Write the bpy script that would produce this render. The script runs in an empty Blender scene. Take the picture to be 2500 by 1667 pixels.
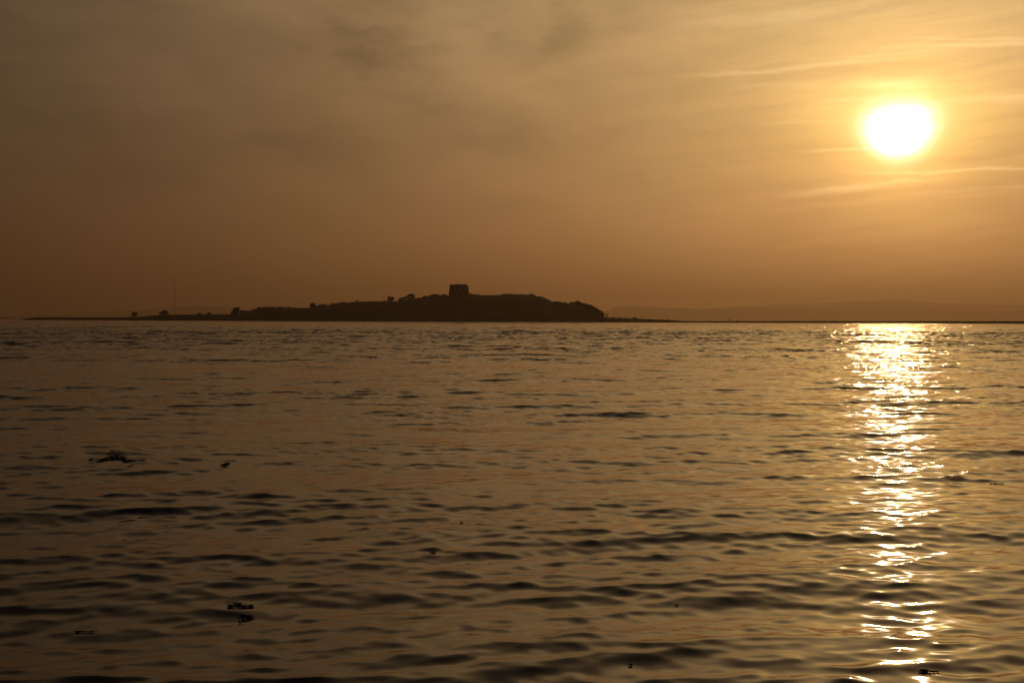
import bpy, bmesh, math, random
import numpy as np
from mathutils import Vector, Matrix, Euler, noise as mnoise

# ------------------------------------------------------------------ camera, world, sun, exposure
R = math.radians
scene = bpy.context.scene
col = scene.collection
EYE = 1.4
F = 2500 * 50.0 / 36.0            # focal length in pixels of the 2500 px wide photograph
PITCH = math.atan(53.1 / F)
ROLL = R(0.166)
cam_data = bpy.data.cameras.new('camera')
cam = bpy.data.objects.new('camera', cam_data)
col.objects.link(cam)
cam_data.lens = 50.0
cam_data.sensor_width = 36.0
cam_data.clip_start = 0.1
cam_data.clip_end = 60000
cam.location = (0, 0, EYE)
cam.matrix_world = Matrix.Translation((0, 0, EYE)) @ Matrix.Rotation(math.pi / 2 - PITCH, 4, 'X') @ Matrix.Rotation(ROLL, 4, 'Z')
scene.camera = cam
CM = cam.matrix_world.to_3x3()

def ray(px, py):
    return (CM @ Vector(((px - 1250) / F, -(py - 833.5) / F, -1.0))).normalized()

def at(px, py, D):
    """point seen at a pixel of the photograph, at a ground distance of D metres"""
    d = ray(px, py)
    s = D / math.hypot(d.x, d.y)
    return Vector((d.x * s, d.y * s, EYE + d.z * s))

SUN_DIR = ray(2198, 320)
SUN_EL = math.asin(SUN_DIR.z)
SUN_AZ = math.atan2(SUN_DIR.x, SUN_DIR.y)

scene.view_settings.view_transform = 'Standard'
scene.view_settings.look = 'None'
scene.view_settings.exposure = 0.0
scene.view_settings.gamma = 1.0
scene.view_settings.use_curve_mapping = False
scene.cycles.use_denoising = True
scene.cycles.max_bounces = 6
scene.cycles.volume_bounces = 1
scene.cycles.glossy_bounces = 3
scene.cycles.diffuse_bounces = 1
scene.cycles.sample_clamp_indirect = 1.5
scene.cycles.use_adaptive_sampling = False

sun_data = bpy.data.lights.new('sun', 'SUN')
sun_data.energy = 0.09
sun_data.angle = R(0.53)
sun_data.color = (1.0, 0.60, 0.22)
sun = bpy.data.objects.new('sun', sun_data)
col.objects.link(sun)
sun.rotation_euler = SUN_DIR.to_track_quat('Z', 'Y').to_euler()

world = bpy.data.worlds.new("World")
scene.world = world
world.use_nodes = True
WT = world.node_tree
WT.nodes.clear()

class G:
    """tiny node-graph helper"""
    def __init__(self, tree): self.t = tree
    def n(self, kind, **kw):
        nd = self.t.nodes.new(kind)
        for k, v in kw.items(): setattr(nd, k, v)
        return nd
    def put(self, sock, v):
        if isinstance(v, bpy.types.NodeSocket): self.t.links.new(v, sock)
        elif v is not None: sock.default_value = v
    def m(self, op, a, b=None, c=None, clamp=False):
        nd = self.n('ShaderNodeMath', operation=op, use_clamp=clamp)
        self.put(nd.inputs[0], a)
        if b is not None: self.put(nd.inputs[1], b)
        if c is not None: self.put(nd.inputs[2], c)
        return nd.outputs[0]
    def v(self, op, a, b=None, out=0):
        nd = self.n('ShaderNodeVectorMath', operation=op)
        self.put(nd.inputs[0], a)
        if b is not None:
            self.put(nd.inputs['Scale'] if op == 'SCALE' else nd.inputs[1], b)
        return nd.outputs[out]
    def xyz(self, x, y, z=0.0):
        nd = self.n('ShaderNodeCombineXYZ')
        for i, q in enumerate((x, y, z)): self.put(nd.inputs[i], q)
        return nd.outputs[0]
    def sep(self, vec):
        nd = self.n('ShaderNodeSeparateXYZ'); self.put(nd.inputs[0], vec); return nd.outputs
    def noise(self, vec, scale=1.0, detail=2.0, rough=0.5, dist=0.0, color=False):
        nd = self.n('ShaderNodeTexNoise')
        self.put(nd.inputs['Vector'], vec)
        nd.inputs['Scale'].default_value = scale
        nd.inputs['Detail'].default_value = detail
        nd.inputs['Roughness'].default_value = rough
        nd.inputs['Distortion'].default_value = dist
        return nd.outputs['Color' if color else 'Fac']
    def ramp(self, fac, stops, interp='LINEAR'):
        nd = self.n('ShaderNodeValToRGB')
        cr = nd.color_ramp; cr.interpolation = interp
        while len(cr.elements) < len(stops): cr.elements.new(0.5)
        for e, (p, c) in zip(cr.elements, stops):
            e.position = p; e.color = (*c, 1) if len(c) == 3 else c
        self.put(nd.inputs[0], fac)
        return nd.outputs[0]

def build_sky():
    g = G(WT)
    D = g.n('ShaderNodeTexCoord').outputs['Generated']
    x, y, z = g.sep(D)
    el = g.m('MULTIPLY', g.m('ARCSINE', g.m('MINIMUM', g.m('MAXIMUM', z, -1.0), 1.0)), 57.29578)
    az = g.m('MULTIPLY', g.m('ARCTAN2', x, y), 57.29578)
    dot = g.v('DOT_PRODUCT', D, tuple(SUN_DIR), out=1)
    th = g.m('MULTIPLY', g.m('ARCCOSINE', g.m('MINIMUM', dot, 0.9999999)), 57.29578)
    saz = math.degrees(SUN_AZ); sel = math.degrees(SUN_EL)
    daz = g.m('SUBTRACT', az, saz)
    dl = g.m('SUBTRACT', el, sel)
    # colour and brightness by height above the horizon (position = elevation / 90)
    elc = g.m('DIVIDE', g.m('MAXIMUM', el, 0.0), 90.0)
    base = g.ramp(elc, [(0.0, (.360, .150, .062)), (3 / 90, (.335, .150, .062)), (7 / 90, (.315, .163, .068)),
                        (12.5 / 90, (.390, .232, .100)), (17 / 90, (.26, .142, .058)), (24 / 90, (.115, .070, .036)), (40 / 90, (.050, .037, .026)),
                        (1.0, (.035, .034, .034))])
    # fading away from the sun's side of the sky, never to black
    q = g.m('DIVIDE', th, 27.5)
    fall = g.m('EXPONENT', g.m('MULTIPLY', g.m('MULTIPLY', q, q), -1.0))
    fall = g.m('ADD', g.m('MULTIPLY', fall, 0.93), 0.07)
    # ------- high thin cloud veils, in elevation / azimuth
    tl = g.m('ADD', el, g.m('MULTIPLY', az, -0.10))
    tr = g.m('ADD', el, g.m('MULTIPLY', az, 0.32))
    warp = g.noise(g.xyz(g.m('MULTIPLY', az, 0.16), g.m('MULTIPLY', el, 0.3), 4.0), 1.0, 3.0, 0.55)
    veil = g.noise(g.xyz(g.m('MULTIPLY', az, 0.10), g.m('ADD', g.m('MULTIPLY', tr, 0.30), g.m('MULTIPLY', warp, 1.2)), 1.7), 1.0, 4.0, 0.5)
    veil2 = g.noise(g.xyz(g.m('MULTIPLY', az, 0.14), g.m('ADD', g.m('MULTIPLY', tl, 0.9), g.m('MULTIPLY', warp, 1.5)), 8.3), 1.0, 5.0, 0.6)
    hi = g.m('DIVIDE', el, 9.0, clamp=True)
    vamt = g.m('MULTIPLY', g.m('SUBTRACT', veil, 0.5), g.m('MULTIPLY', hi, 1.05))
    vamt2 = g.m('MULTIPLY', g.m('SUBTRACT', veil2, 0.5), g.m('MULTIPLY', hi, 0.40))
    vmul = g.m('ADD', 1.0, g.m('ADD', vamt, vamt2))
    # a few broad smudges of thicker and thinner cloud high in the middle of the view
    wv = g.noise(g.xyz(g.m('MULTIPLY', az, 0.22), g.m('MULTIPLY', el, 0.45), 12.0), 1.0, 6.0, 0.68, color=True)
    wx, wy, _ = g.sep(g.v('SUBTRACT', wv, (0.5, 0.5, 0.5)))
    azw = g.m('ADD', az, g.m('MULTIPLY', wx, 7.0)); elw = g.m('ADD', el, g.m('MULTIPLY', wy, 4.0))
    for (px, py, sx, sy, tilt, am) in [(880, 125, 2.6, .75, -.15, -.26), (1390, 105, 1.2, 1.1, .1, -.28), (1120, 95, 1.4, 1.6, .0, .22),
                                       (1270, 205, 1.8, .8, .1, .10), (1180, 330, 2.6, .6, -.1, -.14), (640, 40, 2.6, .8, -.3, .12),
                                       (1560, 40, 1.2, 1.2, .2, -.14), (300, 420, 4.0, .5, .05, -.10), (700, 380, 3.0, .5, .0, -.08),
                                       (1000, 250, 2.0, .35, -.12, -.10), (480, 200, 3.0, .6, -.1, .08), (1500, 330, 2.0, .4, .12, -.06)]:
        d = ray(px, py)
        a0, e0 = math.degrees(math.atan2(d.x, d.y)), math.degrees(math.asin(d.z))
        u = g.m('SUBTRACT', azw, a0); v = g.m('SUBTRACT', g.m('SUBTRACT', elw, e0), g.m('MULTIPLY', u, tilt))
        u = g.m('DIVIDE', u, sx); v = g.m('DIVIDE', v, sy)
        e = g.m('EXPONENT', g.m('MULTIPLY', g.m('ADD', g.m('MULTIPLY', u, u), g.m('MULTIPLY', v, v)), -1.0))
        vmul = g.m('ADD', vmul, g.m('MULTIPLY', e, am * 1.7))
    skyc = g.v('SCALE', base, g.m('MULTIPLY', fall, vmul))
    # ------- aureole round the sun
    near = g.m('EXPONENT', g.m('DIVIDE', g.m('MULTIPLY', th, -1.0), g.m('ADD', 4.1, g.m('MULTIPLY', g.m('DIVIDE', dl, 6.0, clamp=True), 0.9))))
    # thin bright streaks that light up near the sun
    wob = g.noise(g.xyz(g.m('MULTIPLY', az, 0.35), g.m('MULTIPLY', el, 0.8), 2.0), 1.0, 4.0, 0.6)
    wob = g.m('SUBTRACT', wob, 0.5)
    fine = g.noise(g.xyz(g.m('MULTIPLY', az, 0.16), g.m('ADD', g.m('MULTIPLY', tl, 2.2), wob), 5.5), 1.0, 5.0, 0.62)
    fmul = g.m('ADD', 1.0, g.m('MULTIPLY', g.m('SUBTRACT', fine, 0.5), 1.6))
    aure = g.m('MULTIPLY', g.m('MULTIPLY', near, 1.08), fmul)
    aucol = g.ramp(g.m('DIVIDE', el, 16.0, clamp=True), [(0.0, (1.0, .42, .11)), (.3, (1.0, .50, .12)), (.45, (1.0, .58, .12)), (.75, (1.0, .63, .19)), (1.0, (1.0, .67, .26))])
    skyc = g.v('ADD', skyc, g.v('SCALE', aucol, aure))
    def streak(az0, el0, az1, el1, width, amp, bend=0.0):
        """one wisp of cirrus between two sky directions (degrees)"""
        t = g.m('DIVIDE', g.m('SUBTRACT', az, az0), az1 - az0)
        line = g.m('ADD', el0, g.m('MULTIPLY', t, el1 - el0))
        bow = g.m('MULTIPLY', g.m('MULTIPLY', t, g.m('SUBTRACT', 1.0, t)), bend)
        d = g.m('SUBTRACT', g.m('SUBTRACT', el, g.m('ADD', line, bow)), g.m('MULTIPLY', wob, 0.55))
        d = g.m('DIVIDE', d, width)
        gs = g.m('EXPONENT', g.m('MULTIPLY', g.m('MULTIPLY', d, d), -1.0))
        tc = g.m('SUBTRACT', g.m('MULTIPLY', t, 2.0), 1.0)
        t4 = g.m('MULTIPLY', g.m('MULTIPLY', tc, tc), g.m('MULTIPLY', tc, tc))
        env = g.m('EXPONENT', g.m('MULTIPLY', t4, -1.6))
        lum = g.m('MULTIPLY', g.m('MULTIPLY', gs, env), amp)
        return g.m('MULTIPLY', lum, g.m('ADD', 0.35, g.m('MULTIPLY', fine, 1.3)))
    def azel(px, py):
        d = ray(px, py)
        return math.degrees(math.atan2(d.x, d.y)), math.degrees(math.asin(d.z))
    st = None
    for (x0, y0, x1, y1, w, a, b) in [
            (1700, 186, 2260, 138, .085, .16, .1), (1960, 152, 2330, 118, .075, .10, .0), (2150, 116, 2700, 98, .10, .17, .25),
            (2180, 92, 2620, 92, .06, .10, .1), (1770, 212, 2060, 210, .14, .07, .1), (1950, 470, 2300, 432, .09, .18, .0),
            (2080, 424, 2620, 408, .06, .22, .0), (1900, 482, 2200, 452, .10, .11, .0), (2230, 474, 2640, 442, .05, .07, .0),
            (2060, 206, 2290, 202, .22, .24, .0), (2290, 252, 2600, 232, .16, .18, .1), (2230, 536, 2420, 528, .05, .03, .0),
            (1640, 60, 2200, 20, .3, .10, .2), (2000, 246, 2180, 246, .07, .14, .0), (1960, 372, 2200, 362, .06, .25, .0),
            (1850, 300, 2080, 296, .10, .08, .0)]:
        a0, e0 = azel(x0, y0); a1, e1 = azel(x1, y1)
        s = streak(a0, e0, a1, e1, w, a * 1.3, b)
        st = s if st is None else g.m('ADD', st, s)
    skyc = g.v('ADD', skyc, g.v('SCALE', (1.0, .72, .36), st))
    # the overexposed sun behind its veil: a soft, slightly ragged blaze
    ex = g.m('DIVIDE', g.m('ADD', daz, 0.05), g.m('ADD', 1.2, g.m('MULTIPLY', g.m('MAXIMUM', g.m('MINIMUM', dl, 1.2), -1.2), 0.22)))
    ey = g.m('DIVIDE', g.m('ADD', dl, g.m('MULTIPLY', wob, 0.5)), 1.0)
    rr = g.m('SQRT', g.m('ADD', g.m('MULTIPLY', ex, ex), g.m('MULTIPLY', ey, ey)))
    rr = g.m('MULTIPLY', rr, g.m('ADD', 1.0, g.m('MULTIPLY', g.m('SUBTRACT', fine, 0.5), 0.35)))
    b1 = g.m('POWER', g.m('DIVIDE', rr, 0.65), 1.8)
    blaze = g.m('MULTIPLY', g.m('EXPONENT', g.m('MULTIPLY', b1, -1.0)), 16.0)
    b2 = g.m('DIVIDE', rr, 2.3)
    glow = g.m('MULTIPLY', g.m('EXPONENT', g.m('MULTIPLY', g.m('MULTIPLY', b2, b2), -1.0)), 0.7)
    front = g.m('GREATER_THAN', dot, 0.9)
    skyc = g.v('ADD', skyc, g.v('SCALE', (1.0, .76, .56), g.m('MULTIPLY', blaze, front)))
    skyc = g.v('ADD', skyc, g.v('SCALE', (1.0, .60, .14), g.m('MULTIPLY', glow, front)))
    # physical sky underneath
    sk = g.n('ShaderNodeTexSky', sky_type='NISHITA')
    sk.sun_disc = False
    sk.sun_elevation = SUN_EL
    sk.sun_rotation = SUN_AZ
    sk.dust_density = 4.0
    bg0 = g.n('ShaderNodeBackground'); g.put(bg0.inputs[0], sk.outputs[0]); bg0.inputs[1].default_value = 0.004
    bg1 = g.n('ShaderNodeBackground'); g.put(bg1.inputs[0], skyc); bg1.inputs[1].default_value = 1.0
    add = g.n('ShaderNodeAddShader'); g.put(add.inputs[0], bg0.outputs[0]); g.put(add.inputs[1], bg1.outputs[0])
    out = g.n('ShaderNodeOutputWorld'); g.put(out.inputs['Surface'], add.outputs[0])
build_sky()
world.cycles.sampling_method = 'MANUAL'
world.cycles.sample_map_resolution = 2048

# ------------------------------------------------------------------ helpers
def tag(o, label=None, cat=None, group=None, kind=None):
    if label: o['label'] = label
    if cat: o['category'] = cat
    if group: o['group'] = group
    if kind: o['kind'] = kind
    return o

def link_mesh(name, verts, faces, mat, parent=None, smooth=False):
    me = bpy.data.meshes.new(name)
    me.from_pydata([tuple(v) for v in verts], [], faces)
    me.materials.append(mat)
    if smooth:
        me.polygons.foreach_set('use_smooth', [True] * len(me.polygons))
    me.update()
    o = bpy.data.objects.new(name, me)
    col.objects.link(o)
    if parent: o.parent = parent
    return o

def empty(name, loc):
    o = bpy.data.objects.new(name, None)
    o.location = loc
    o.empty_display_size = 0.5
    col.objects.link(o)
    return o

def material(name, c0, c1, scale=1.0, rough=0.9, spec=0.2):
    m = bpy.data.materials.new(name); m.use_nodes = True
    g = G(m.node_tree)
    b = m.node_tree.nodes['Principled BSDF']
    oc = g.n('ShaderNodeTexCoord').outputs['Object']
    f = g.noise(oc, scale, 4.0, 0.6)
    g.put(b.inputs['Base Color'], g.ramp(f, [(0.3, c0), (0.7, c1)]))
    b.inputs['Roughness'].default_value = rough
    b.inputs['Specular IOR Level'].default_value = spec
    return m

M_LEAF = material('foliage', (.030, .045, .016), (.085, .10, .035), 1.5)
M_BARK = material('bark', (.05, .035, .022), (.12, .09, .06), 3.0)
M_GRASS = material('island_ground', (.05, .06, .025), (.12, .11, .05), 0.08)
M_SAND = material('shore_ground', (.05, .042, .03), (.10, .08, .055), 0.2)
M_FAR = material('far_woodland', (.035, .045, .025), (.07, .08, .04), 0.01)
M_STONE = material('stone', (.10, .09, .08), (.25, .22, .18), 2.0)
M_WEED = material('seaweed', (.020, .014, .007), (.06, .04, .018), 12.0, 0.35, 0.5)
M_STEEL = material('painted_steel', (.18, .17, .16), (.30, .28, .26), 0.2, 0.6)
M_CLOTH = [material('dark_clothes', (.02, .02, .03), (.05, .045, .05), 6.0), material('brown_clothes', (.06, .035, .02), (.10, .06, .04), 6.0)]

def brick_material():
    m = bpy.data.materials.new('old_brick'); m.use_nodes = True
    g = G(m.node_tree); b = m.node_tree.nodes['Principled BSDF']
    oc = g.n('ShaderNodeTexCoord').outputs['Object']
    x, y, z = g.sep(oc)
    br = g.n('ShaderNodeTexBrick'); g.put(br.inputs['Vector'], g.xyz(g.m('ADD', x, y), z, 0.0))
    br.inputs['Scale'].default_value = 3.0
    br.inputs['Color1'].default_value = (.24, .09, .05, 1); br.inputs['Color2'].default_value = (.33, .15, .09, 1)
    br.inputs['Mortar'].default_value = (.35, .31, .26, 1)
    nz = g.noise(oc, 0.5, 5.0, 0.6)
    mx = g.n('ShaderNodeMix', data_type='RGBA'); g.put(mx.inputs[0], nz)
    g.put(mx.inputs[6], br.outputs[0]); mx.inputs[7].default_value = (.20, .14, .09, 1)
    g.put(b.inputs['Base Color'], mx.outputs[2]); b.inputs['Roughness'].default_value = 0.95
    return m
M_BRICK = brick_material()
M_DARK = material('painted_opening_shade', (.02, .016, .012), (.035, .028, .02), 1.0)  # dark colour standing in for the shade within the tower openings

# ------------------------------------------------------------------ water
rng = np.random.default_rng(11)
NW = 190
lam = np.exp(np.linspace(math.log(0.09), math.log(7.5), NW)) * rng.uniform(0.97, 1.03, NW)
kk = 2 * np.pi / lam
# share of the slope variance carried by each wavelength
wgt = np.exp(-((np.log(lam) - math.log(0.29)) / 0.8) ** 2) + 0.22 * np.exp(-((np.log(lam) - math.log(2.2)) / 0.8) ** 2) + 0.30 * np.exp(-((np.log(lam) - math.log(0.17)) / 0.5) ** 2)
SLOPE = 0.120
CHOP = 1.9                         # sharp crests, wide flat troughs
slo = np.sqrt(2 * wgt / wgt.sum()) * SLOPE
amp = slo / kk
spread = np.where(lam > 1.6, 14, np.where(lam > .7, 19, np.where(lam > .3, 26, 50)))
ang = np.radians(90 + 7 + rng.normal(0, 1, NW) * spread)       # travel mostly towards / away from the camera
kx, ky = kk * np.cos(ang), kk * np.sin(ang)
ph = rng.uniform(0, 2 * np.pi, NW)

def vnoise(x, y, seed):
    """smooth value noise on arrays"""
    r = np.random.default_rng(seed).uniform(-1, 1, (256, 256))
    xi, yi = np.floor(x).astype(int), np.floor(y).astype(int)
    fx, fy = x - xi, y - yi
    fx, fy = fx * fx * (3 - 2 * fx), fy * fy * (3 - 2 * fy)
    a = r[xi & 255, yi & 255]; b = r[(xi + 1) & 255, yi & 255]; c = r[xi & 255, (yi + 1) & 255]; d = r[(xi + 1) & 255, (yi + 1) & 255]
    return (a * (1 - fx) + b * fx) * (1 - fy) + (c * (1 - fx) + d * fx) * fy

def wind(x, y):
    """slow change of wave strength across the bay: gusts and calmer lanes"""
    f = 1.0 + 0.30 * vnoise(x / 14 + 3, y / 6 + 7, 5) + 0.22 * vnoise(x / 60, y / 38, 6) + 0.28 * vnoise(x / 4.5, y / 1.5, 9)
    return np.clip(f, 0.25, 1.8)

def waves(x, y, dr, dt):
    """displacement of the water surface and the slope variance too fine for a mesh with steps dr (along Y), dt (across)"""
    X = np.zeros_like(x); Y = np.zeros_like(x); Z = np.zeros_like(x); V = np.zeros_like(x)
    off = np.clip((np.hypot(x, y) - 10) / 80, 0, 1)          # sheltered by the beach, livelier farther out
    for i in range(NW):
        lx = 2 * np.pi / max(abs(kx[i]), 1e-6); ly = 2 * np.pi / max(abs(ky[i]), 1e-6)
        w = np.clip((np.minimum(ly / dr, lx / dt) - 2.0) / 1.8, 0, 1)
        w_all = w
        gi = (.62 + .75 * off) if lam[i] > 1.0 else (.64 + 1.10 * off)
        V += (1 - w * w) * (gi * slo[i]) ** 2 / 2
        msk = w > 0
        if not msk.any(): continue
        p = kx[i] * x[msk] + ky[i] * y[msk] + ph[i]
        wi = w[msk] * gi[msk] * amp[i]
        sn = np.sin(p)
        Z[msk] += wi * np.cos(p)
        X[msk] -= CHOP * wi * (kx[i] / kk[i]) * sn
        Y[msk] -= CHOP * wi * (ky[i] / kk[i]) * sn
    f = wind(x, y)
    return X * f, Y * f, Z * f, np.sqrt(V) * f

def surface_z(x, y):
    """height of the water sheet above world point x, y (the crests are also shifted sideways, so solve for the source point)"""
    x0, y0 = x.copy(), y.copy()
    r = np.hypot(x, y)
    for _ in range(4):
        X, Y, Z, _s = waves(x0, y0, .004 * r, .0008 * r)
        x0, y0 = x - X, y - Y
    return Z

def build_water():
    az_f = np.arange(-21.5, 21.501, 0.045)
    side = np.arange(21.75, 32, 0.25)
    az = np.concatenate([np.arange(-180, -33, 2.5), -side, az_f, side, np.arange(34, 180.1, 2.5)])
    az = np.unique(az[(az >= -180) & (az < 180)])
    r1 = [2.5]
    while r1[-1] < 1750:
        q = r1[-1]
        r1.append(q + (0.004 * q if q < 35 else .14 if q < 170 else .14 + (q - 170) * .00344 if q < 420 else .0024 * q))
    r1 = np.array(r1)
    r = np.concatenate([[0.4, 0.8, 1.3, 1.8, 2.2], r1, np.exp(np.linspace(math.log(1780), math.log(20500), 30))])
    na, nr = len(az), len(r)
    A, Rr = np.meshgrid(np.radians(az), r)
    x = Rr * np.sin(A); y = Rr * np.cos(A)
    dr = np.gradient(r)[:, None] * np.ones((1, na))
    da = np.gradient(az)[None, :] * np.ones((nr, 1))
    dt = Rr * np.radians(da)
    wx, wy, wz, ws = (np.zeros_like(x) for _ in range(4))
    for i0 in range(0, nr, 100):
        s = slice(i0, i0 + 100)
        wx[s], wy[s], wz[s], ws[s] = waves(x[s], y[s], dr[s], dt[s])
    co = np.stack([x + wx, y + wy, wz], -1).reshape(-1, 3)
    idx = np.arange(nr * na).reshape(nr, na)
    j2 = np.roll(idx, -1, axis=1)
    quads = np.stack([idx[:-1], idx[1:], j2[1:], j2[:-1]], -1).reshape(-1, 4)
    me = bpy.data.meshes.new('water')
    nv, nf = len(co) + 1, len(quads)
    tri = np.stack([idx[0], j2[0], np.full(na, len(co))], -1)
    co = np.concatenate([co, [[0, 0, 0]]])
    ws_all = np.concatenate([ws.reshape(-1), [SLOPE]])
    me.vertices.add(nv); me.vertices.foreach_set('co', co.astype(np.float32).ravel())
    loops = np.concatenate([quads.ravel(), tri.ravel()]).astype(np.int32)
    me.loops.add(len(loops)); me.loops.foreach_set('vertex_index', loops)
    me.polygons.add(nf + na)
    st = np.concatenate([np.arange(nf) * 4, nf * 4 + np.arange(na) * 3]).astype(np.int32)
    me.polygons.foreach_set('loop_start', st)
    me.polygons.foreach_set('use_smooth', np.ones(nf + na, bool))
    me.update(calc_edges=True)
    at_ = me.attributes.new('fine_slope', 'FLOAT', 'POINT')
    at_.data.foreach_set('value', ws_all.astype(np.float32))
    o = bpy.data.objects.new('water', me); col.objects.link(o)
    tag(o, 'rippled sea catching the low sun', kind='structure')
    m = bpy.data.materials.new('sea_water'); m.use_nodes = True
    g = G(m.node_tree); b = m.node_tree.nodes['Principled BSDF']
    b.inputs['Base Color'].default_value = (.010, .0085, .005, 1)
    b.inputs['IOR'].default_value = 1.333
    b.inputs['Specular IOR Level'].default_value = 0.5
    b.inputs['Roughness'].default_value = 0.06
    geo = g.n('ShaderNodeNewGeometry')
    P = geo.outputs['Position']
    fs = g.n('ShaderNodeAttribute', attribute_name='fine_slope').outputs['Fac']
    x_, y_, z_ = g.sep(P)
    # wind ripples finer than the mesh: slopes read from noise laid on the water in metres
    def slopes(fx, fy, sc, detail, off):
        v = g.noise(g.xyz(g.m('MULTIPLY', x_, fx), g.m('MULTIPLY', y_, fy), off), sc, detail, 0.6, color=True)
        return g.v('SUBTRACT', v, (0.5, 0.5, 0.5))
    s = g.v('ADD', g.v('SCALE', slopes(.8, 1.9, 1.1, 2.0, 0.0), 3.3), g.v('SCALE', slopes(.55, 1.2, 1.0, 2.0, 3.0), 1.7))
    s = g.v('ADD', s, g.v('SCALE', slopes(.9, 1.4, 5.5, 2.0, 9.0), 1.8))
    s = g.v('SCALE', s, g.m('MULTIPLY', fs, 1.0))
    micro = g.v('SCALE', slopes(.8, 1.3, 9.0, 3.0, 21.0), 0.035)
    s = g.v('MULTIPLY', g.v('ADD', s, micro), (2.5, 1.2, 0.0))
    nrm = g.v('NORMALIZE', g.v('ADD', geo.outputs['Normal'], s))
    g.put(b.inputs['Normal'], nrm)
    me.materials.append(m)
build_water()

# ------------------------------------------------------------------ terrain
def lerp_table(tb, x):
    if x <= tb[0][0]: return tb[0][1]
    for (x0, y0), (x1, y1) in zip(tb, tb[1:]):
        if x <= x1: return y0 + (y1 - y0) * (x - x0) / (x1 - x0)
    return tb[-1][1]

FRONT = [(-200, 1450), (0, 1389), (300, 1246), (500, 1115), (700, 1012), (1200, 917), (1500, 868), (1700, 850), (1950, 850), (2500, 835), (3300, 835)]
WIDTH = [(40, 30), (90, 60), (300, 70), (560, 110), (700, 190), (900, 230), (1100, 240), (1300, 220), (1420, 150), (1480, 70), (1600, 40), (1700, 22), (2600, 22), (3300, 22)]
TOP = [(45, 781.5), (60, 778.5), (70, 777), (87, 775), (150, 774.4), (200, 774.6), (300, 774.6), (320, 773), (335, 772.6), (356, 771.9),
       (372, 770.2), (388, 769.4), (400, 768.9), (415, 768.2), (450, 767.6), (480, 767.2), (560, 767.1), (572, 766.5), (590, 763), (605, 761),
       (615, 759.5), (625, 754.5), (635, 751.8), (660, 750.2), (690, 750.2), (710, 750.8), (735, 751.6), (755, 751), (765, 748.5), (772, 746.5), (785, 745),
       (795, 744), (803, 744), (812, 742), (825, 740.5), (833, 739), (848, 738.5), (868, 736.5), (880, 736.2), (900, 735.6), (935, 735.2), (960, 735.2),
       (973, 734.8), (1000, 730.5), (1012, 728.4), (1022, 728.2), (1030, 727), (1045, 725), (1080, 724), (1095, 722), (1150, 719), (1157, 719.4), (1168, 719.6),
       (1173, 720.6), (1190, 720.8), (1205, 720.2), (1220, 720), (1230, 719), (1300, 721.5), (1309, 723.2), (1322, 723.8), (1330, 726.3), (1345, 734.2), (1352, 740),
       (1370, 742), (1400, 743), (1430, 746), (1445, 752), (1455, 757), (1463, 763), (1470, 769), (1478, 774), (1485, 775), (1500, 775.6), (1550, 777.4),
       (1600, 779.7), (1650, 782.3), (1670, 783.3), (1700, 783.6), (1750, 783.6), (1800, 783.5), (1900, 783.5), (2000, 783.6), (2250, 783.9), (2500, 784.2), (3300, 786.4)]

def ridge(px):
    w = lerp_table(WIDTH, px)
    return lerp_table(FRONT, px) + w * (0.5 if px < 1480 else 0.4)

def build_island():
    xs = np.arange(45, 3300, 2.2)
    T = [0, .03, .06, .10, .14, .19, .25, .31, .37, .43, .5, .57, .64, .71, .78, .85, .91, .96, 1.0]
    verts, faces = [], []
    for i, px in enumerate(xs):
        fr, w = lerp_table(FRONT, px), lerp_table(WIDTH, px)
        yt = lerp_table(TOP, px)
        top = at(px, yt, ridge(px)).z
        yt_n = 0.35 * mnoise.noise((px * .09, 0, 0)) + 0.2 * mnoise.noise((px * .35, 3, 0))
        top = max(0.15, top + yt_n * min(1, top / 5) * 0.5)
        d = ray(px, 700); dx, dy = d.x / math.hypot(d.x, d.y), d.y / math.hypot(d.x, d.y)
        cen = 0.5 if px < 1480 else 0.4
        jit = 3.5 * mnoise.noise((px * .02, 9, 0))
        for t in T:
            if t <= cen:
                s = t / cen
                sm = s * s * (3 - 2 * s)
                shelf = min(1.0, s / .12)
                low = min(1.3, top)
                z = low * shelf + (top - low) * (0.65 * sm + 0.35 * s) if s < 1 else top
            else:
                s = (1 - t) / (1 - cen)
                z = top * (s * s * (3 - 2 * s))
            if 0 < t < 1 and abs(t - cen) > .02:
                z += 0.25 * mnoise.noise((px * .12, t * 9, 0)) * min(1, top / 4)
            if t in (0, 1.0): z = -0.9
            rr = fr + w * t + (jit if t < .3 else 0)
            verts.append((dx * rr, dy * rr, min(z, top) if t < cen else z))
    n = len(T)
    for i in range(len(xs) - 1):
        for j in range(n - 1):
            a = i * n + j
            faces.append((a, a + n, a + n + 1, a + 1))
    split = int((1480 - 45) / 2.2)
    f1 = [f for f in faces if f[0] // n < split]
    f2 = [f for f in faces if f[0] // n >= split]
    o = link_mesh('island', verts, f1, M_GRASS, smooth=True)
    tag(o, 'low dark grassy island across the bay', kind='structure')
    o = link_mesh('spit', verts, f2, M_SAND, smooth=True)
    tag(o, 'long flat shingle spit running right from the island', kind='structure')
    for o in (bpy.data.objects['island'], bpy.data.objects['spit']):
        bm = bmesh.new(); bm.from_mesh(o.data)
        bmesh.ops.delete(bm, geom=[v for v in bm.verts if not v.link_faces], context='VERTS')
        bmesh.ops.recalc_face_normals(bm, faces=bm.faces)
        bm.to_mesh(o.data); bm.free()
build_island()

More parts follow.
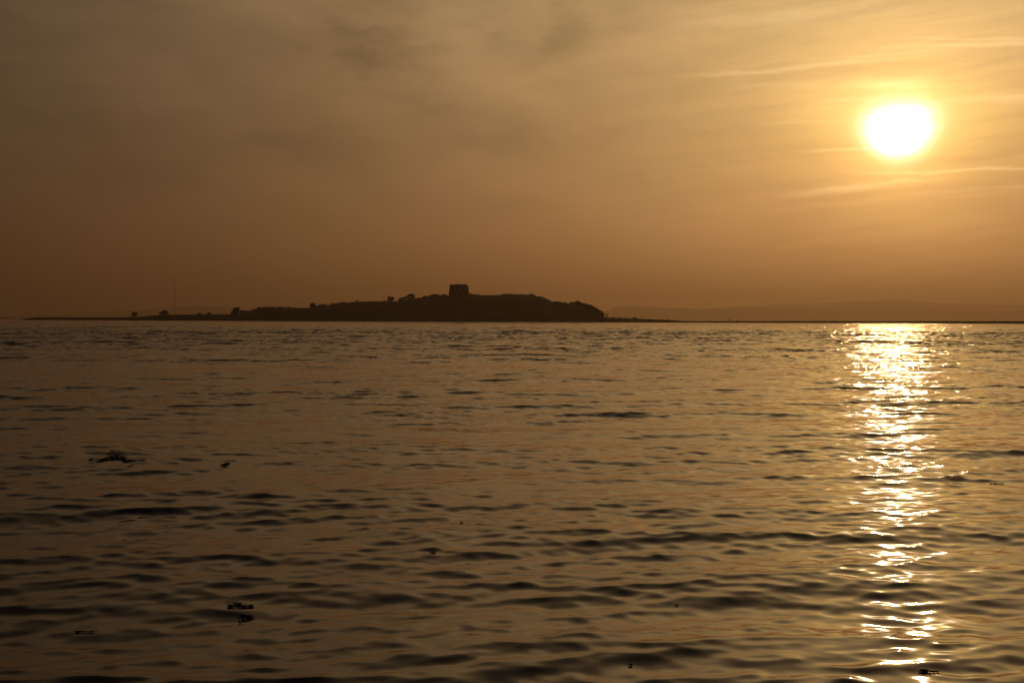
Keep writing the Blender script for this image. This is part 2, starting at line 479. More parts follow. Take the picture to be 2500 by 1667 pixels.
def far_hill(name, label, prof, D, depth, rough):
    px0, px1 = prof[0][0], prof[-1][0]
    xs = np.arange(px0, px1 + 1, 3.0)
    T = [0, .12, .28, .5, .75, 1.0]; Hh = [-1.0, .45, .8, 1.0, .7, -.05]
    verts, faces = [], []
    for px in xs:
        y = lerp_table(prof, px)
        top = at(px, y, D + depth * .5).z
        top += rough * (mnoise.noise((px * .06, D, 0)) + .6 * mnoise.noise((px * .23, D, 5)))
        d = ray(px, 770); L = math.hypot(d.x, d.y); dx, dy = d.x / L, d.y / L
        for t, h in zip(T, Hh):
            z = -1.0 if h < 0 else max(top, 1.0) * h
            rr = D + depth * t
            verts.append((dx * rr, dy * rr, z))
    n = len(T)
    for i in range(len(xs) - 1):
        for j in range(n - 1):
            a = i * n + j
            faces.append((a, a + n, a + n + 1, a + 1))
    o = link_mesh(name, verts, faces, M_FAR, smooth=True)
    bm = bmesh.new(); bm.from_mesh(o.data); bmesh.ops.recalc_face_normals(bm, faces=bm.faces); bm.to_mesh(o.data); bm.free()
    return tag(o, label, kind='structure')

far_hill('hills', 'nearer hazy wooded hills beyond the spit',
         [(1440, 778), (1462, 772), (1485, 760), (1496, 751), (1510, 748), (1525, 746.5), (1560, 747.5), (1590, 750), (1620, 751), (1655, 751.5), (1700, 754), (1750, 754),
          (1800, 752.5), (1830, 751), (1880, 751.5), (1960, 753), (2050, 753), (2100, 752), (2150, 750.5), (2220, 750), (2250, 748.5), (2262, 752), (2300, 756), (2400, 758), (2500, 757), (2800, 762), (3200, 760)],
         12500, 2500, 3.0)
far_hill('hills', 'farthest hazy hills beyond the spit',
         [(1560, 778), (1640, 760), (1800, 748), (1900, 742), (2000, 741), (2070, 736), (2130, 735.5), (2190, 731), (2210, 730), (2226, 736), (2300, 741), (2400, 741), (2500, 743), (2900, 748), (3200, 756)],
         17000, 2500, 4.0)
far_hill('hills', 'faint low hills behind the left end of the island',
         [(-700, 770), (-300, 764), (-60, 770), (60, 771), (200, 766), (330, 758), (400, 752), (440, 748), (520, 747.5), (570, 753), (640, 760), (760, 766), (900, 772)],
         15000, 2500, 3.0)
far_hill('far_shore', 'thin distant shore at the left edge of the bay',
         [(-500, 774), (-200, 775), (0, 775.4), (60, 776.3), (140, 777.0), (200, 777.6)], 4600, 500, 0.8)

# ------------------------------------------------------------------ ruined tower and walls
def build_tower():
    D = ridge(1120)
    base = at(1120.7, 722, D)
    root = empty('ruined_tower', (base.x, base.y, base.z - 1.2))
    tag(root, 'square ruined brick tower with a broken flat top crowning the island', 'tower')
    m_px = D / F
    H = 28 * m_px + 1.2
    hw0, hw1 = 24.6 * m_px, 21.6 * m_px          # half width at foot and at top
    rot = math.atan2(base.x, base.y) * -1 + R(4)
    c, s = math.cos(rot), math.sin(rot)
    per, lev = 64, 18
    rnd = random.Random(4)
    verts, faces = [], []
    def square(u):
        u = (u % 1) * 4; k = int(u); f = u - k
        p = [(-1, -1), (1, -1), (1, 1), (-1, 1), (-1, -1)]
        return p[k][0] + (p[k + 1][0] - p[k][0]) * f, p[k][1] + (p[k + 1][1] - p[k][1]) * f
    def topz(x, y):
        z = H - .25 + .30 * mnoise.noise((x * 2.2, y * 2.2, 1)) + .15 * mnoise.noise((x * 7, y * 7, 2))
        if x > .8: z -= .30 + 1.0 * (x - .8) / .2
        if -.50 < x < -.42: z -= .55
        if -.42 <= x < .15: z += .12
        return z
    for inner in (0, 1):
        for l in range(lev + 1):
            t = l / lev
            for k in range(per):
                x, y = square(k / per)
                ln = max(abs(x), abs(y))
                flare = math.exp(-t * 7) * .06
                hw = hw0 + (hw1 - hw0) * (t ** .8) + flare * hw0
                if inner: hw -= 2.0
                rr = hw + (.22 * mnoise.noise((x * 5, y * 5, t * 6)) + .12 * mnoise.noise((x * 15, y * 15, t * 15))) * (0 if inner else 1)
                # worn corners
                cor = abs(x) * abs(y)
                rr *= 1 - .035 * max(0, cor - .8) / .2
                zt = topz(x, y)
                xx, yy = x * rr, y * rr
                verts.append((xx * c - yy * s, xx * s + yy * c, t * zt))
    N = (lev + 1) * per
    for inner in (0, 1):
        for l in range(lev):
            for k in range(per):
                a = inner * N + l * per + k; b = inner * N + l * per + (k + 1) % per
                f = (a, b, b + per, a + per)
                faces.append(f if not inner else f[::-1])
    for k in range(per):
        a = lev * per + k; b = lev * per + (k + 1) % per
        faces.append((a, b, b + N, a + N))
    link_mesh('wall', verts, faces, M_BRICK, root)
    # openings: shallow arched plates on the wall, the shade inside painted as dark colour
    def opening(name, x0, z0, w, h, side=-1):
        hwz = hw0 + (hw1 - hw0) * ((z0 + h / 2) / H) ** .8 + .10
        pts = [(-w / 2, 0), (w / 2, 0), (w / 2, h * .7)] + [(w / 2 * math.cos(a), h * .7 + h * .3 * math.sin(a)) for a in np.linspace(.3, math.pi - .3, 6)] + [(-w / 2, h * .7)]
        vs, fs = [], []
        for dpt in (0.12, -.25):
            for (a, b) in pts:
                X, Y = x0 + a, side * (hwz + dpt)
                vs.append((X * c - Y * s, X * s + Y * c, z0 + b))
        n = len(pts)
        fs.append(tuple(range(n)))
        for i in range(n): fs.append((i, (i + 1) % n, n + (i + 1) % n, n + i))
        link_mesh(name, vs, fs, M_DARK, root)
    opening('window', -2.3, 5.6, .7, 1.3); opening('window', 2.2, 5.4, .7, 1.3); opening('window', 0.2, 3.6, .8, 1.1)
    opening('doorway', 0.4, 0.9, 1.2, 2.0)
build_tower()

def mound(name, label, cat, px0, px1, prof, depth, mat, group=None, D0=None, flat=False):
    """a rounded or flat-topped bank standing on the island ridge, seen between two columns"""
    pc = (px0 + px1) / 2
    D = D0 or ridge(pc)
    base = at(pc, lerp_table(TOP, pc) + 1, D)
    xs = np.linspace(px0, px1, max(14, int((px1 - px0) * 1.2)))
    K = 9
    verts, faces = [], []
    for px in xs:
        p = at(px, lerp_table(prof, px), D)
        g = at(px, lerp_table(TOP, px) + 3, D).z
        for j in range(K):
            t = j / (K - 1)
            q = (1 - abs(2 * t - 1) ** (6 if flat else 2.2))
            n = .15 * mnoise.noise((px * .4, t * 5, 2))
            z = g + (p.z - g) * q + (n if 0 < q < .98 else 0)
            off = (t - .5) * depth
            dv = Vector((p.x, p.y, 0)).normalized()
            verts.append((p.x + dv.x * off - base.x, p.y + dv.y * off - base.y, z - base.z))
    for i in range(len(xs) - 1):
        for j in range(K - 1):
            a = i * K + j
            faces.append((a, a + K, a + K + 1, a + 1))
    faces.append(tuple(range(K))); faces.append(tuple(range((len(xs) - 1) * K, len(xs) * K))[::-1])
    o = link_mesh(name, verts, faces, mat, smooth=not flat)
    o.location = base
    bm = bmesh.new(); bm.from_mesh(o.data); bmesh.ops.recalc_face_normals(bm, faces=bm.faces); bm.to_mesh(o.data); bm.free()
    return tag(o, label, cat, group)

RAMP = 'overgrown rampart mounds beside the tower'
mound('rampart_mound', 'smallest overgrown rampart mound, farthest left of the tower', 'mound', 1024, 1046,
      [(1024, 729), (1030, 725.8), (1036, 722.2), (1039, 721.4), (1042, 722.4), (1046, 726)], 9, M_GRASS, RAMP)
mound('rampart_mound', 'widest overgrown rampart mound, second from the tower', 'mound', 1041, 1078,
      [(1041, 726), (1046, 722.4), (1052, 719.4), (1058, 718), (1066, 718), (1071, 719.4), (1075, 721.3), (1078, 724)], 12, M_GRASS, RAMP)
mound('rampart_mound', 'rounded overgrown rampart mound touching the left foot of the tower', 'mound', 1072, 1097,
      [(1072, 725), (1076, 721.2), (1080, 718.9), (1084, 718.2), (1089, 718.6), (1093, 720.6), (1097, 724)], 11, M_GRASS, RAMP)
mound('rampart_mound', 'low rubble bank against the right foot of the tower', 'mound', 1143, 1176,
      [(1143, 715), (1147, 716), (1152, 716.4), (1157, 718.5), (1163, 718.4), (1168, 718.6), (1173, 720.2), (1176, 722)], 8, M_STONE, RAMP)
mound('ruined_wall', 'long low ruined castle wall ending in a step right of the tower', 'wall', 1222, 1309,
      [(1222, 719.6), (1229, 717.6), (1243, 717.3), (1262, 718.3), (1275, 718.6), (1284, 719.5), (1291, 718.4), (1297, 718.0), (1303, 718.8), (1307, 720.2), (1309, 722.9)], 3.0, M_BRICK, flat=True)

# ------------------------------------------------------------------ trees and bushes
def tube(verts, faces, p, q, r0, r1, n=5):
    p, q = Vector(p), Vector(q); d = (q - p).normalized()
    a = d.orthogonal().normalized(); b = d.cross(a)
    i0 = len(verts)
    for (c, r) in ((p, r0), (q, r1)):
        for k in range(n):
            t = 2 * math.pi * k / n
            verts.append(tuple(c + (a * math.cos(t) + b * math.sin(t)) * r))
    for k in range(n):
        faces.append((i0 + k, i0 + (k + 1) % n, i0 + n + (k + 1) % n, i0 + n + k))

def leaves(rnd, clumps, per, size):
    verts, faces = [], []
    for (cx, cy, cz, rx, ry, rz) in clumps:
        for _ in range(per):
            while True:
                u = Vector((rnd.uniform(-1, 1), rnd.uniform(-1, 1), rnd.uniform(-1, 1)))
                if u.length < 1: break
            u *= (u.length ** -.35) if u.length > .01 else 1
            p = Vector((cx + u.x * rx, cy + u.y * ry, cz + u.z * rz))
            a = Vector((rnd.gauss(0, 1), rnd.gauss(0, 1), rnd.gauss(0, 1))).normalized()
            b = a.orthogonal().normalized()
            sz = size * rnd.uniform(.5, 1.3)
            i0 = len(verts)
            for (m, n) in ((-1, -.6), (.2, -.8), (1, .1), (.1, .9), (-.8, .5)):
                verts.append(tuple(p + a * m * sz + b * n * sz * .7))
            faces.append((i0, i0 + 1, i0 + 2, i0 + 3, i0 + 4))
    return verts, faces

def plant(name, label, cat, px, yb, yt, halfw, kind='round', group=None, seed=0, dD=0.0, lean=0.0):
    D = ridge(px) + dD
    m = D / F
    b = at(px, yb, D)
    H = (yb - yt) * m; W = halfw * m
    rnd = random.Random(seed * 31 + int(px))
    root = empty(name, b)
    tag(root, label, cat, group)
    tv, tf = [], []
    clumps = []
    if kind == 'umbrella':            # short bare trunk under a wide flat crown
        tube(tv, tf, (0, 0, -1.0), (lean * .3, 0, H * .5), .075 * H, .05 * H, 6)
        nl = 7
        for k in range(nl):
            a = 2 * math.pi * k / nl + rnd.uniform(-.3, .3)
            e = (math.cos(a) * W * .60 + lean, math.sin(a) * W * .55, H * rnd.uniform(.38, .74))
            tube(tv, tf, (lean * .3, 0, H * rnd.uniform(.25, .45)), e, .028 * H, .01 * H, 4)
            clumps.append((e[0], e[1], e[2], W * .42, W * .45, H * .22))
        clumps.append((lean, 0, H * .72, W * .60, W * .5, H * .27))
        clumps.append((lean - W * .1, 0, H * .42, W * .75, W * .5, H * .28))
        per, sz = 110, .085 * H
    elif kind == 'wind':              # wind-cut crown rising to the right
        tube(tv, tf, (W * .3, 0, -1.0), (W * .5, 0, H * .5), .05 * H, .035 * H, 6)
        for k in range(10):
            t = k / 9
            e = (-W * .95 + 1.8 * W * t, rnd.uniform(-.35, .35) * W, H * (.22 + .62 * t ** .8) * rnd.uniform(.9, 1.04))
            tube(tv, tf, (W * .4, 0, H * rnd.uniform(.1, .45)), e, .026 * H, .008 * H, 4)
            clumps.append((e[0], e[1], e[2], W * .24, W * .4, H * (.15 + .03 * t)))
            clumps.append((e[0] + .05 * W, e[1], e[2] * .6, W * .22, W * .36, H * .16))
        per, sz = 64, .085 * H
    elif kind == 'wispy':             # thin see-through tree
        tube(tv, tf, (0, 0, -1.0), (lean * .5, 0, H * .8), .03 * H, .012 * H, 5)
        for k in range(11):
            a = rnd.uniform(0, 2 * math.pi); h = rnd.uniform(.25, .95)
            e = (math.cos(a) * W * rnd.uniform(.4, 1) + lean * h, math.sin(a) * W * .7, H * h)
            tube(tv, tf, (lean * h * .5, 0, H * max(.1, h - .2)), e, .014 * H, .006 * H, 4)
            clumps.append((e[0], e[1], e[2], W * .26, W * .26, H * .08))
        per, sz = 16, .06 * H
    elif kind == 'bush':
        for k in range(4):
            a = 2 * math.pi * k / 4 + .4
            tube(tv, tf, (0, 0, -.5), (math.cos(a) * W * .5, math.sin(a) * W * .4, H * .6), .04 * H, .015 * H, 4)
        for k in range(7):
            a = rnd.uniform(0, 2 * math.pi)
            clumps.append((math.cos(a) * W * .55, math.sin(a) * W * .5, H * rnd.uniform(.3, .68), W * .42, W * .42, H * .28))
        clumps.append((0, 0, H * .30, W * .9, W * .7, H * .34))
        per, sz = 70, .12 * H
    else:                             # full rounded crown down to the ground
        tube(tv, tf, (0, 0, -1.0), (0, 0, H * .5), .055 * H, .03 * H, 6)
        for k in range(9):
            a = 2 * math.pi * k / 9 * 2.4 + rnd.uniform(-.3, .3); h = rnd.uniform(.32, .86)
            wr = W * (1 - abs(h - .45) * 1.1) * .72
            e = (math.cos(a) * wr, math.sin(a) * wr, H * h)
            tube(tv, tf, (0, 0, H * max(.1, h - .3)), e, .024 * H, .008 * H, 4)
            clumps.append((e[0], e[1], e[2], W * .36, W * .36, H * .15))
        clumps.append((0, 0, H * .52, W * .62, W * .6, H * .34))
        clumps.append((0, 0, H * .22, W * .70, W * .6, H * .22))
        per, sz = 90, .085 * H
    link_mesh('trunk', tv, tf, M_BARK, root)
    lv, lf = leaves(rnd, clumps, per, max(sz, .16))
    link_mesh('crown' if name.endswith('tree') else 'foliage', lv, lf, M_LEAF, root)
    return root

BL = 'bushes along the left shore'
plant('umbrella_tree', 'lone flat-topped tree farthest left on the low shore', 'tree', 328.5, 773, 761.5, 8, 'umbrella', seed=1)
plant('shore_tree', 'broad dense tree, second from the left on the low shore', 'tree', 400, 770, 757, 11.5, 'round', seed=2)
plant('bush', 'left one of the two small round bushes on the low shore', 'bush', 488, 768, 763, 5, 'bush', BL, 3)
plant('bush', 'right one of the two small round bushes on the low shore', 'bush', 511, 768, 762, 6, 'bush', BL, 4)
plant('bush', 'tiny bush right of the two round bushes on the low shore', 'bush', 535, 767.6, 765.6, 2, 'bush', BL, 5)
plant('shore_tree', 'rounded tree where the low shore meets the rising island', 'tree', 577, 767.5, 750, 9.5, 'round', seed=6)
BH = 'low bushes on the island ridge'
for i, (px, yb, yt, hw, lab) in enumerate([
        (569, 768, 758, 5, 'low bush at the left foot of the rounded shore tree'),
        (591, 764, 756, 6, 'low bush hugging the right side of the rounded shore tree'),
        (601, 762, 757.6, 6, 'flat bush in the dip before the island rises'),
        (609, 761, 756.8, 5, 'small bush at the foot of the first slope'),
        (620, 758, 753.5, 6, 'bush on the steep start of the first slope'),
        (632, 754, 748.6, 7, 'rounded bush at the left shoulder of the first rise'),
        (648, 752, 748.2, 9, 'wide flat bush on the first rise'),
        (664, 751, 747.6, 9, 'wide bush on the crown of the first rise'),
        (681, 751, 747.6, 3, 'narrow pointed bush on the first rise'),
        (687, 751, 748.2, 5, 'small bush right of the pointed bush'),
        (704, 752, 748.5, 6, 'last low bush on the right of the first rise'),
        (779, 747, 742.5, 2.5, 'spindly shrub just right of the dark ridge tree'),
        (784, 746, 741.5, 2.0, 'thin upright shrub, second right of the dark ridge tree'),
        (791, 745.5, 741.6, 6, 'round bush on the slope right of the thin shrubs'),
        (813, 742.5, 739.3, 5, 'small bush halfway up the long ridge'),
        (826, 741, 736.8, 2, 'tiny pointed shrub on the long ridge'),
        (838, 740, 736.2, 8, 'wide low bush on the long ridge'),
        (873, 737, 733.4, 4, 'single low bush on the level ridge top'),
        (938, 736, 731.8, 1.8, 'tiny round bush just left of the parasol tree'),
        (975, 735.5, 731, 4, 'low bush left of the wind-bent trees'),
        (1021, 729, 726.8, 5, 'low bush between the wind-bent trees and the rampart'),
        (1299, 719, 715.5, 1.8, 'tiny shrub sprouting from the ruined wall')]):
    plant('bush', lab, 'bush', px, yb, yt, hw, 'bush', BH, 20 + i)
plant('ridge_tree', 'compact dark tree standing alone where the ridge steps up', 'tree', 763.5, 751, 739.2, 8, 'round', seed=7)
plant('umbrella_tree', 'parasol-shaped tree on the ridge left of the tower', 'tree', 953.5, 737.0, 722.3, 9.5, 'round', seed=8)
plant('wind_bent_tree', 'lower wind-bent tree rising from the ridge', 'tree', 986, 735, 724, 13, 'round', 'wind-bent trees left of the tower', 9)
plant('wind_bent_tree', 'taller wind-bent tree with open branches on its right', 'tree', 1003, 733, 717.3, 11.5, 'round', 'wind-bent trees left of the tower', 10, dD=6)

WD = 'trees of the wood at the right end of the island'
wood = [(1350, 742, 735.5, 6, 'leftmost tree of the wood, at the foot of the castle slope'), (1361, 743, 735.2, 7, 'second tree of the wood from the castle slope'),
        (1371, 744, 737, 6.5, 'third tree of the wood from the castle slope'), (1380, 744, 738, 6, 'fourth tree of the wood, with a low top'),
        (1389, 745, 739, 6, 'fifth tree of the wood, lowest in the dip'), (1398, 745, 737, 7, 'sixth tree of the wood, before the tall flat one'),
        (1412.5, 746, 734.2, 7, 'tallest flat-topped tree of the wood'), (1422, 748, 738.5, 7, 'tree just right of the tallest one of the wood'),
        (1432, 751, 740.2, 7, 'tree where the wood starts to slope down'), (1440, 755, 744, 6.5, 'upper tree on the sloping edge of the wood'),
        (1447, 759, 746.5, 7, 'middle tree on the sloping edge of the wood'), (1455, 764, 749, 7.5, 'broad tree on the sloping edge of the wood'),
        (1461, 770, 755.5, 7.5, 'lower tree on the sloping edge of the wood'), (1467, 774, 758.5, 5.5, 'last dense tree of the wood before the thin ones')]
for i, (px, yb, yt, hw, lab) in enumerate(wood):
    plant('wood_tree', lab, 'tree', px, yb + 5, yt, hw * 1.15, 'umbrella' if i == 6 else 'round', WD, 50 + i, dD=-14 if i % 2 else -4)
plant('thin_tree', 'taller thin see-through tree at the right edge of the wood', 'tree', 1474, 776, 759.5, 7, 'wispy', 'thin trees at the edge of the wood', 70, dD=-6)
plant('thin_tree', 'shorter thin see-through tree, last one before the spit', 'tree', 1482, 776, 767, 5, 'wispy', 'thin trees at the edge of the wood', 71)
BS = 'low bushes on the spit'
for i, (px, yb, yt, hw, lab) in enumerate([
        (1497, 776.3, 774.0, 5, 'flat bush right after the thin trees, on the spit'), (1514.5, 776.6, 774.3, 2.2, 'tiny bush left of the widest bush on the spit'),
        (1550, 778, 773.8, 6.5, 'widest bush on the spit'), (1629, 782, 779.4, 2.4, 'scrubby tuft on the sloping part of the spit'),
        (1691, 785, 783.2, 2.4, 'tiny tuft where the spit becomes flat'), (1801, 785, 782.2, 3.4, 'low bush right of the walking pair'),
        (2011, 785.2, 783.2, 14, 'long flat scrub on the spit left of the sun path'), (2037, 785.2, 782.6, 2.2, 'small tuft at the right end of the long flat scrub'),
        (2312, 785.4, 782.9, 1.6, 'tiny tuft on the spit right of the sun path')]):
    plant('bush', lab, 'bush', px, yb, yt, hw, 'bush', BS, 80 + i)

# ------------------------------------------------------------------ mast
def build_mast():
    D = 11500
    b = at(426.5, 760, D)
    t = at(426.5, 675, D)
    H = t.z - 20
    root = empty('radio_mast', (b.x, b.y, 20))
    tag(root, 'very tall thin radio mast fading in the haze on the left', 'mast')
    tv, tf = [], []
    n, w = 44, 3.6
    for k in range(3):
        a = 2 * math.pi * k / 3
        tube(tv, tf, (math.cos(a) * w, math.sin(a) * w, 0), (math.cos(a) * w, math.sin(a) * w, H * .86), 1.7, 1.7, 5)
    for i in range(n):
        for k in range(3):
            a, c = 2 * math.pi * (k + i) / 3, 2 * math.pi * (k + i + 1) / 3
            tube(tv, tf, (math.cos(a) * w, math.sin(a) * w, H * .86 * i / n), (math.cos(c) * w, math.sin(c) * w, H * .86 * (i + 1) / n), 1.0, 1.0, 4)
    link_mesh('lattice', tv, tf, M_STEEL, root)
    tv, tf = [], []
    tube(tv, tf, (0, 0, H * .86), (0, 0, H), 2.6, 2.0, 8)
    link_mesh('antenna', tv, tf, M_STEEL, root)
    for lv in (.45, .82):
        for k in range(3):
            a = 2 * math.pi * k / 3 + .5
            tv, tf = [], []
            tube(tv, tf, (0, 0, H * lv), (math.cos(a) * 85, math.sin(a) * 85, 0), .12, .12, 3)
            link_mesh('guy_wire', tv, tf, M_STEEL, root)
build_mast()

# ------------------------------------------------------------------ people on the spit
def person(label, px, yb, h_m, pose, mat, rot, group=None):
    D = ridge(px)
    b = at(px, yb, D)
    k = h_m / 1.7
    P = {'stand': dict(pel=(0, 0, .92), che=(0, .02, 1.28), nec=(0, .02, 1.47), hea=(0, .04, 1.60), top=(0, .03, 1.68),
                       kl=(-.10, .02, .50), fl=(-.11, -.02, .06), tl=(-.12, .16, .03), kr=(.10, .03, .50), fr=(.11, .0, .06), tr=(.12, .18, .03),
                       el=(-.25, -.02, 1.12), hl=(-.26, .08, .86), er=(.25, -.02, 1.12), hr=(.26, .08, .86)),
         'walk': dict(pel=(0, 0, .92), che=(0, .05, 1.27), nec=(0, .07, 1.46), hea=(0, .10, 1.59), top=(0, .10, 1.67),
                      kl=(-.09, .20, .52), fl=(-.10, .26, .07), tl=(-.10, .42, .05), kr=(.09, -.02, .48), fr=(.10, -.30, .12), tr=(.10, -.18, .03),
                      el=(-.24, -.12, 1.10), hl=(-.25, -.10, .86), er=(.24, .14, 1.12), hr=(.24, .32, .95)),
         'bend': dict(pel=(0, -.1, .62), che=(0, .28, .78), nec=(0, .46, .80), hea=(0, .58, .78), top=(0, .66, .78),
                      kl=(-.12, .25, .42), fl=(-.13, .0, .06), tl=(-.13, .17, .03), kr=(.12, .25, .42), fr=(.13, .0, .06), tr=(.13, .17, .03),
                      el=(-.22, .40, .52), hl=(-.18, .52, .30), er=(.22, .40, .52), hr=(.18, .52, .30))}[pose]
    keys = ['pel', 'che', 'nec', 'hea', 'top', 'sl', 'el', 'hl', 'sr', 'er', 'hr', 'ul', 'kl', 'fl', 'tl', 'ur', 'kr', 'fr', 'tr']
    P['sl'] = (P['che'][0] - .17, P['che'][1], P['che'][2] + .10); P['sr'] = (P['che'][0] + .17, P['che'][1], P['che'][2] + .10)
    P['ul'] = (P['pel'][0] - .10, P['pel'][1], P['pel'][2] - .06); P['ur'] = (P['pel'][0] + .10, P['pel'][1], P['pel'][2] - .06)
    rad = dict(pel=.15, che=.16, nec=.06, hea=.10, top=.07, sl=.07, el=.05, hl=.04, sr=.07, er=.05, hr=.04, ul=.10, kl=.065, fl=.05, tl=.04, ur=.10, kr=.065, fr=.05, tr=.04)
    ed = [('pel', 'che'), ('che', 'nec'), ('nec', 'hea'), ('hea', 'top'), ('che', 'sl'), ('sl', 'el'), ('el', 'hl'), ('che', 'sr'), ('sr', 'er'), ('er', 'hr'),
          ('pel', 'ul'), ('ul', 'kl'), ('kl', 'fl'), ('fl', 'tl'), ('pel', 'ur'), ('ur', 'kr'), ('kr', 'fr'), ('fr', 'tr')]
    me = bpy.data.meshes.new('person')
    me.from_pydata([tuple(c * k for c in P[q]) for q in keys], [(keys.index(a), keys.index(c)) for a, c in ed], [])
    me.materials.append(mat)
    o = bpy.data.objects.new('person', me); col.objects.link(o)
    o.location = b; o.rotation_euler = (0, 0, rot)
    o.modifiers.new('skin', 'SKIN')
    for i, q in enumerate(keys):
        r = rad[q] * k * 1.1
        me.skin_vertices[0].data[i].radius = (r, r)
        me.skin_vertices[0].data[i].use_root = (q == 'pel')
    s = o.modifiers.new('smooth', 'SUBSURF'); s.levels = 1; s.render_levels = 1
    tag(o, label, 'person', group)

WP = 'people on the spit'
person('left one of two people walking side by side on the spit', 1780.3, 784.5, 1.72, 'walk', M_CLOTH[0], R(70), WP)
person('right one of two people walking side by side on the spit', 1784.2, 784.5, 1.74, 'walk', M_CLOTH[1], R(65), WP)
person('small figure standing alone on the spit left of the pair', 1735.2, 784.6, 1.05, 'stand', M_CLOTH[0], R(20), WP)
person('crouching figure bent forward on the spit', 1745.5, 784.6, 1.35, 'bend', M_CLOTH[1], R(80), WP)

# ------------------------------------------------------------------ stones at the waterline
def stone(label, px, D, r, seed, group):
    d = ray(px, 785); L = math.hypot(d.x, d.y)
    bm = bmesh.new(); bmesh.ops.create_icosphere(bm, subdivisions=3, radius=1)
    for v in bm.verts:
        n = 1 + .28 * mnoise.noise(v.co * 1.3 + Vector((seed, 0, 0))) + .1 * mnoise.noise(v.co * 4)
        v.co = Vector((v.co.x * r * n, v.co.y * r * .8 * n, v.co.z * r * .5 * n))
    me = bpy.data.meshes.new('boulder'); bm.to_mesh(me); bm.free(); me.materials.append(M_STONE)
    o = bpy.data.objects.new('boulder', me); col.objects.link(o)
    o.location = (d.x / L * D, d.y / L * D, .05)
    tag(o, label, 'rock', group)
SG = 'boulders in the shallow water off the island'
stone('dark boulder in the shallows below the right side of the tower', 1226, 800, .75, 1, SG)
stone('dark boulder in the shallows off the left shore', 515, 1080, .9, 2, SG)

# ------------------------------------------------------------------ drifting seaweed
def weed(label, spots, seed, group, size=1.0):
    """a mat of weed on the water: each spot is a small ellipse seen at px, py of the photograph"""
    rnd = random.Random(seed)
    pts = []
    for (px, py, hw, hh, n) in spots:
        for _ in range(max(6, int(n * .55))):
            a = rnd.uniform(0, 2 * math.pi); q = math.sqrt(rnd.random())
            d = ray(px + hw * q * math.cos(a), py + hh * q * math.sin(a))
            s = EYE / -d.z
            pts.append((d.x * s, d.y * s))
    cx = sum(p[0] for p in pts) / len(pts); cy = sum(p[1] for p in pts) / len(pts)
    V, Fc = [], []
    for (x, y) in pts:
        L = rnd.uniform(.008, .020) * max(.75, cy / 9) * size; th = rnd.gauss(0, .5); w = L * rnd.uniform(.12, .3)
        bend = rnd.uniform(-.6, .6); i0 = len(V)
        segs = 4
        for k in range(segs + 1):
            t = k / segs - .5
            ax = x + math.cos(th + bend * t) * L * 2 * t; ay = y + math.sin(th + bend * t) * L * 2 * t
            ww = w * (1 - abs(2 * t) ** 2 * .8)
            nx, ny = -math.sin(th + bend * t), math.cos(th + bend * t)
            lift = rnd.uniform(.000, .0035)
            V += [(ax + nx * ww, ay + ny * ww, lift), (ax, ay, lift + .003), (ax - nx * ww, ay - ny * ww, lift)]
        for k in range(segs):
            a = i0 + 3 * k
            Fc += [(a, a + 1, a + 4, a + 3), (a + 1, a + 2, a + 5, a + 4)]
    arr = np.array(V)
    z = surface_z(arr[:, 0], arr[:, 1]) + arr[:, 2] + .0015
    V = [(a - cx, b - cy, c) for (a, b), c in zip(arr[:, :2], z)]
    o = link_mesh('seaweed', V, Fc, M_WEED)
    o.location = (cx, cy, 0)
    tag(o, label, 'seaweed', group)
WG = 'clumps of weed drifting on the water'
weed('largest drifting mat of seaweed, ragged and broken, left of centre', [(243, 1122, 28, 2.2, 55), (283, 1119, 26, 3.4, 110), (312, 1124, 22, 3, 80), (335, 1123, 22, 1.0, 22)], 1, WG)
weed('thin strand of seaweed just above the largest mat', [(281, 1105, 13, 1.0, 30)], 2, WG)
weed('fainter shorter strand of seaweed above the right end of the largest mat', [(330, 1101, 10, .7, 12)], 22, WG, .6)
weed('small dark clump of seaweed right of the largest mat', [(548, 1131, 6, 1.0, 26), (556, 1129, 2.5, .8, 8)], 3, WG)
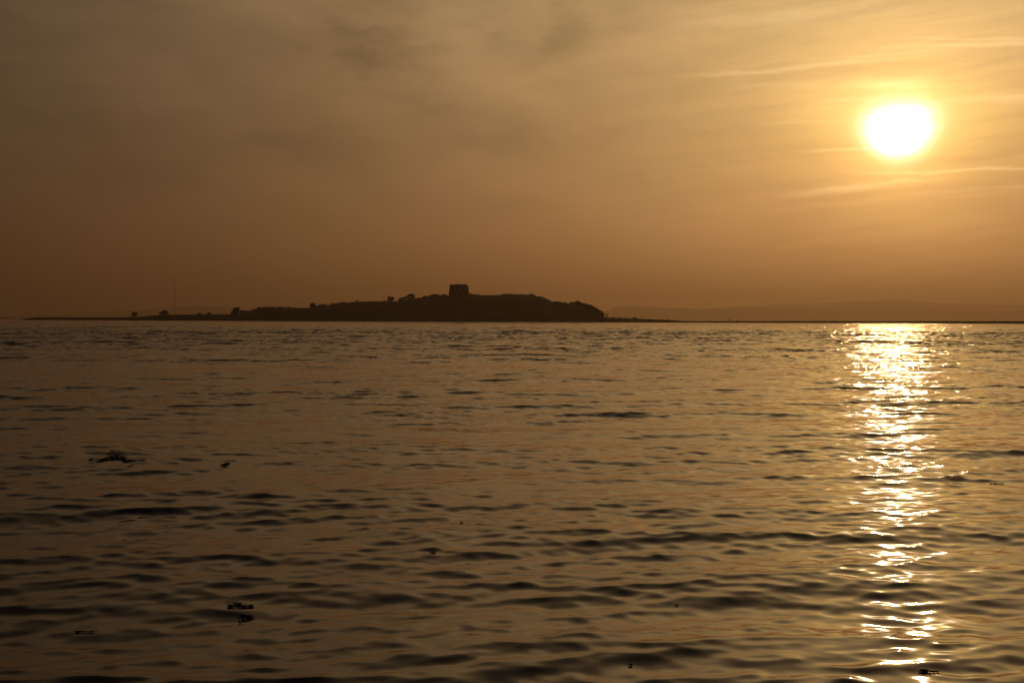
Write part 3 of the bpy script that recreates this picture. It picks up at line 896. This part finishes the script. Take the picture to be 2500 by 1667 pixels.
weed('dark clump of seaweed with a broken left end, lower left water', [(562, 1473, 5, 2, 22), (580, 1468, 9, 1.5, 26), (596, 1474, 15, 1.6, 60), (611, 1471, 6, 1.4, 18)], 4, WG)
weed('forked strip of seaweed just below the lower left clump', [(595, 1495, 17, .7, 30), (610, 1498, 7, 2, 26), (592, 1502, 14, .7, 16)], 5, WG)
weed('single dark scrap of seaweed at the bottom, right of the middle', [(1540, 1623, 3, 1.2, 16)], 6, WG, .6)
weed('tiny scrap of seaweed in mid water, left of the sun path', [(1652, 1471, 1.8, .8, 8)], 7, WG, .6)
weed('faint long strand of seaweed right of the sun path', [(2330, 1166, 26, 1.2, 90)], 8, WG, .6)
weed('short speckled strand of seaweed, farthest right on the water', [(2432, 1178, 18, 1.0, 30)], 18, WG, .6)
weed('small scrap of seaweed riding a dark wave in the middle water', [(1056, 1347, 6, .9, 18)], 9, WG, .6)
weed('tiny speck of seaweed in the middle of the water', [(1127, 1278, 2, .6, 7)], 10, WG, .6)
weed('thin curled strand of seaweed near the lower left corner', [(208, 1532, 24, 1.6, 34)], 11, WG)
weed('wet tangle of seaweed at the bottom under the sun path', [(2265, 1646, 24, 3, 50)], 12, WG)

# ------------------------------------------------------------------ haze
def build_haze():
    m = bpy.data.materials.new('evening_haze'); m.use_nodes = True
    nt = m.node_tree; nt.nodes.clear()
    g = G(nt)
    pv = g.n('ShaderNodeVolumePrincipled')
    pv.inputs['Color'].default_value = (.93, .69, .51, 1)
    pv.inputs['Density'].default_value = 1.5e-4
    pv.inputs['Anisotropy'].default_value = 0.72
    out = g.n('ShaderNodeOutputMaterial'); g.put(out.inputs['Volume'], pv.outputs[0])
    x0, x1, y0, y1, z0, z1 = -18000, 18000, -300, 21000, -2.2, 370
    v = [(x, y, z) for z in (z0, z1) for (x, y) in ((x0, y0), (x1, y0), (x1, y1), (x0, y1))]
    f = [(3, 2, 1, 0), (4, 5, 6, 7), (0, 1, 5, 4), (1, 2, 6, 5), (2, 3, 7, 6), (3, 0, 4, 7)]
    o = link_mesh('haze', v, f, m)
    tag(o, 'thin warm evening haze over the bay', kind='stuff')
build_haze()
